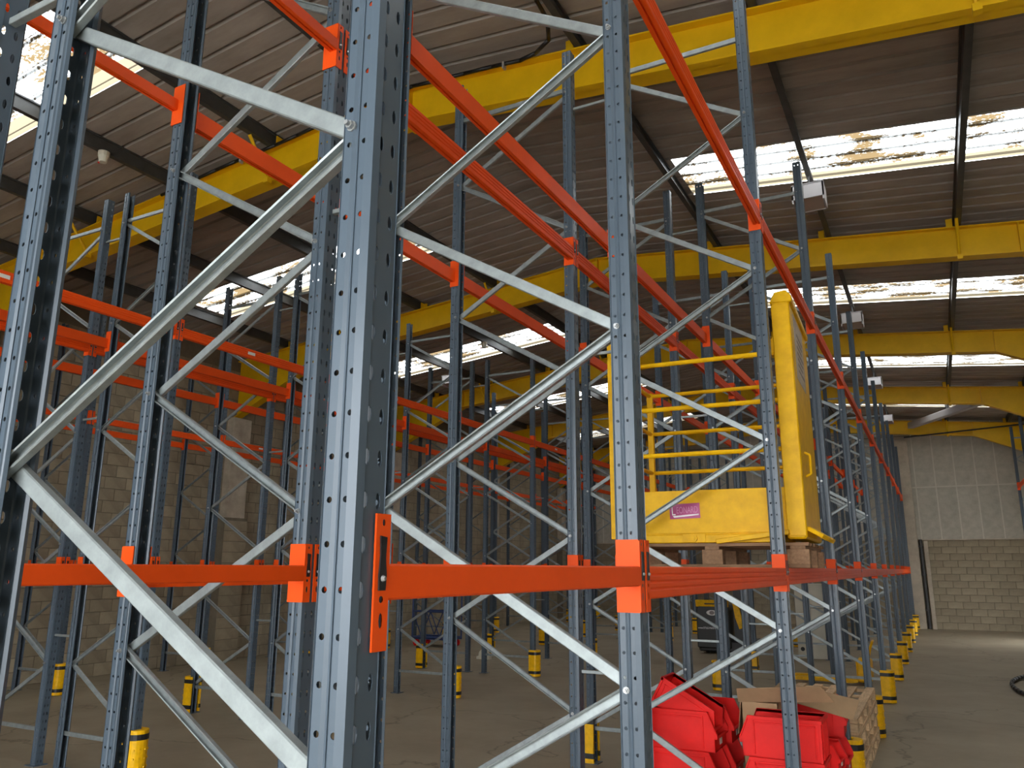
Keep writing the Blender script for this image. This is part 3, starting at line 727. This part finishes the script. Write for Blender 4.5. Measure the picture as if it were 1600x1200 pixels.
d = link('door', MB().box(.245, .72, 0, .5, .0, 1.08).mesh('door', 'white', bevel=.006), t)
link('upper_door', MB().box(.245, .72, 0, .5, 1.09, 1.62).mesh('upper_door', 'white', bevel=.006), t)
link('lock', MB().cyl((.10, -.004, .20), (.10, .002, .20), .045, 14).mesh('lock', 'black'), t)  # black disc standing in for the dark hole near the bottom
def pallet_truck():
    t = thing('pallet_truck', 'yellow hand pallet truck with low forks on the floor behind the racks', 'pallet truck', (-1.42, 15.72, 0))
    y = 'yellow_guard'
    for yy in (-.27, .11): link('fork', MB().prism([(-1.15, .05), (-1.08, .035), (-.1, .035), (0, .05), (0, .10), (-1.1, .095)], 'y', yy, yy + .16).mesh('fork', y, bevel=.006), t)
    link('head', MB().box(-.02, .22, -.24, .24, .05, .42).mesh('head', y, bevel=.03), t)
    link('handle', MB().tube([(.16, 0, .4), (.22, 0, .62), (.26, 0, .72)], .022, 8).tube([(.26, -.15, .72), (.26, .15, .72)], .018, 8).mesh('handle', y), t)
    for yy in (-.1, .04): link('wheel', MB().cyl((.12, yy, .09), (.12, yy + .06, .09), .09, 14).mesh('wheel', 'tyre'), t)
pallet_truck()
def trolley():
    t = thing('tube_trolley', 'blue tubular trolley on castors by the far block wall', 'trolley', (-11.55, 17.75, 0))
    f = MB()
    for x in (-.55, .55):
        for y in (-.3, .3): f.cyl((x, y, .16), (x, y, 1.5), .022, 8)
    for z in (.22, .85, 1.48):
        for y in (-.3, .3): f.cyl((-.55, y, z), (.55, y, z), .02, 8)
        for x in (-.55, .55): f.cyl((x, -.3, z), (x, .3, z), .02, 8)
    link('frame', f.mesh('trolley_frame', 'blue'), t)
    x_ = MB()
    for y in (-.3, .3):
        for k in range(4): x_.cyl((-.55 + .275 * k, y, .25 if k % 2 else .85), (-.275 + .275 * k, y, .85 if k % 2 else .25), .014, 6)
    link('lattice', x_.mesh('lattice', 'blue'), t)
    link('deck', MB().box(-.56, .56, -.31, .31, .17, .2).mesh('deck', 'blue'), t)
    for x in (-.45, .45):
        for y in (-.25, .25): link('castor', MB().cyl((x, y - .03, .085), (x, y + .03, .085), .085, 14).mesh('castor', 'red'), t)
trolley()
arc = [(-.16, 0), (.16, 0), (.16, .06), (.11, .06)] + [(.11 * math.cos(a), .10 + .11 * math.sin(a)) for a in [k * math.pi / 8 for k in range(9)]] + [(-.11, .06), (-.16, .06)]
t = thing('ballast_block', 'small pale rounded ballast block on the floor between the rack rows', 'block', (-9.0, 15.75, 0))
link('body', MB().prism(arc, 'y', -.06, .06).mesh('ballast', 'white', bevel=.004), t)
link('hole', MB().cyl((.04, -.064, .12), (.04, -.058, .12), .018, 12).mesh('ballast_hole', 'black'), t)
# loose hose loop on the aisle floor
pts = [(1.75 + .85 * math.cos(a), 16.4 + 2.0 * math.sin(a), .045) for a in [R(50 + 260 * k / 40) for k in range(41)]]
hs = MB().tube(pts, .034, 8)
tag(link('hose', hs.mesh('hose', 'black', smooth=True), None), 'black hose looped on the aisle floor at the right edge', 'hose')

# ------------------------------------------------------------------ roof fittings
def lamp(x, y, label):
    zb = raf_z(x) + RD
    t = thing('box_lamp', label, 'lamp', (x, y, zb - .34), 0, 'grey box lamps under the purlins')
    h = MB(); h.box(-.2, .2, -.16, -.14, 0, .20); h.box(-.2, -.18, -.16, .2, -.05, .20); h.box(.18, .2, -.16, .2, -.05, .20); h.box(-.2, .2, -.16, .2, .19, .21); h.box(-.2, .2, .18, .2, -.05, .2)
    link('housing', h.mesh('lamp_housing', 'grey_light'), t)
    link('reflector', MB().prism([(-.14, .02), (.18, -.04), (.18, .0), (0, .15), (-.14, .12)], 'x', -.17, .17).mesh('reflector', 'lens'), t)
    hx = .02 if x > APX else -.02
    link('hanger', MB().cyl((hx, -.08, .21), (hx, -.08, .349), .012, 6).cyl((hx, .12, .21), (hx, .12, .349), .012, 6).mesh('hanger', 'dark_steel'), t)
for i, y in enumerate((10.35, 16.4, 22.5, 28.4)): lamp(PX[7], y, 'grey box lamp under the right roof slope, %s from the camera' % ORD[i + 1])
lamp(PX[3], 16.6, 'grey box lamp under the left roof slope above the fourth rack row')
def detector(x, y, label):
    zb = raf_z(x) + RD
    t = thing('smoke_detector', label, 'detector', (x, y, zb - .13), 0, 'ceiling detectors')
    link('base', MB().cyl((0, 0, .08), (0, 0, .139), .07, 14).mesh('det_base', 'white'), t)
    link('head', MB().cyl((0, 0, .0), (0, 0, .08), .045, 14, .065).mesh('det_head', 'white'), t)
    link('indicator', MB().cyl((-.07, 0, .02), (-.09, 0, .02), .012, 8).mesh('det_led', 'red'), t)
detector(PX[2], 5.55, 'small white detector under the left roof slope near the camera')
detector(PX[2], 15.2, 'small white detector under the left roof slope farther back')
# cable along the nearest rafter
def rz(x): return raf_z(x) + RD - .038
pts = [(x, RY[2] - .135, rz(x) + .01 * math.sin(x * 3)) for x in [-9 + .35 * k for k in range(17)]] + [(-3.2, RY[2] - .18, rz(-3.2) + .02), (-2.98, RY[2] - .32, rz(-3) + .03), (-2.86, RY[2] - .6, rz(-2.9) + .04), (-2.82, RY[2] - 1.2, rz(-2.85) + .06), (-2.82, RY[2] - 4, rz(-2.85) + .06)]
t = thing('power_cable', 'black cable clipped along the top of the nearest yellow rafter', 'cable', (0, 0, 0))
link('cable', MB().tube(pts, .022, 8).mesh('cable', 'black', smooth=True), t)
for x in (-7.5, -6, -4.5, -3.6): link('clip', MB().box(x - .012, x + .012, RY[2] - .16, RY[2] - .1055, rz(x) - .05, rz(x) + .03).mesh('clip', 'grey_light'), t)
# wind brace and cables between the last rafters
a, b = Vector((-.35, RY[6] - .30, 6.76)), Vector((1.95, RY[5] + .25, 6.58))
d = (b - a); L = d.length; q = d.to_track_quat('X', 'Z')
wbr = link('wind_brace', MB().box(0, L, -.10, .10, -.1, .1).mesh('wind_brace', 'grey_light', bevel=.01), None, a); wbr.rotation_mode = 'QUATERNION'; wbr.rotation_quaternion = q
tag(wbr, 'grey diagonal steel brace between the last two yellow rafters', 'brace')
tag(link('ceiling_cable', MB().tube([(-.6, RY[6] - .2, 6.38), (3.9, RY[6] - .2, 6.62)], .025, 6).mesh('ceiling_cable', 'black'), None), 'dark cable stretched across the farthest yellow rafter', 'cable')
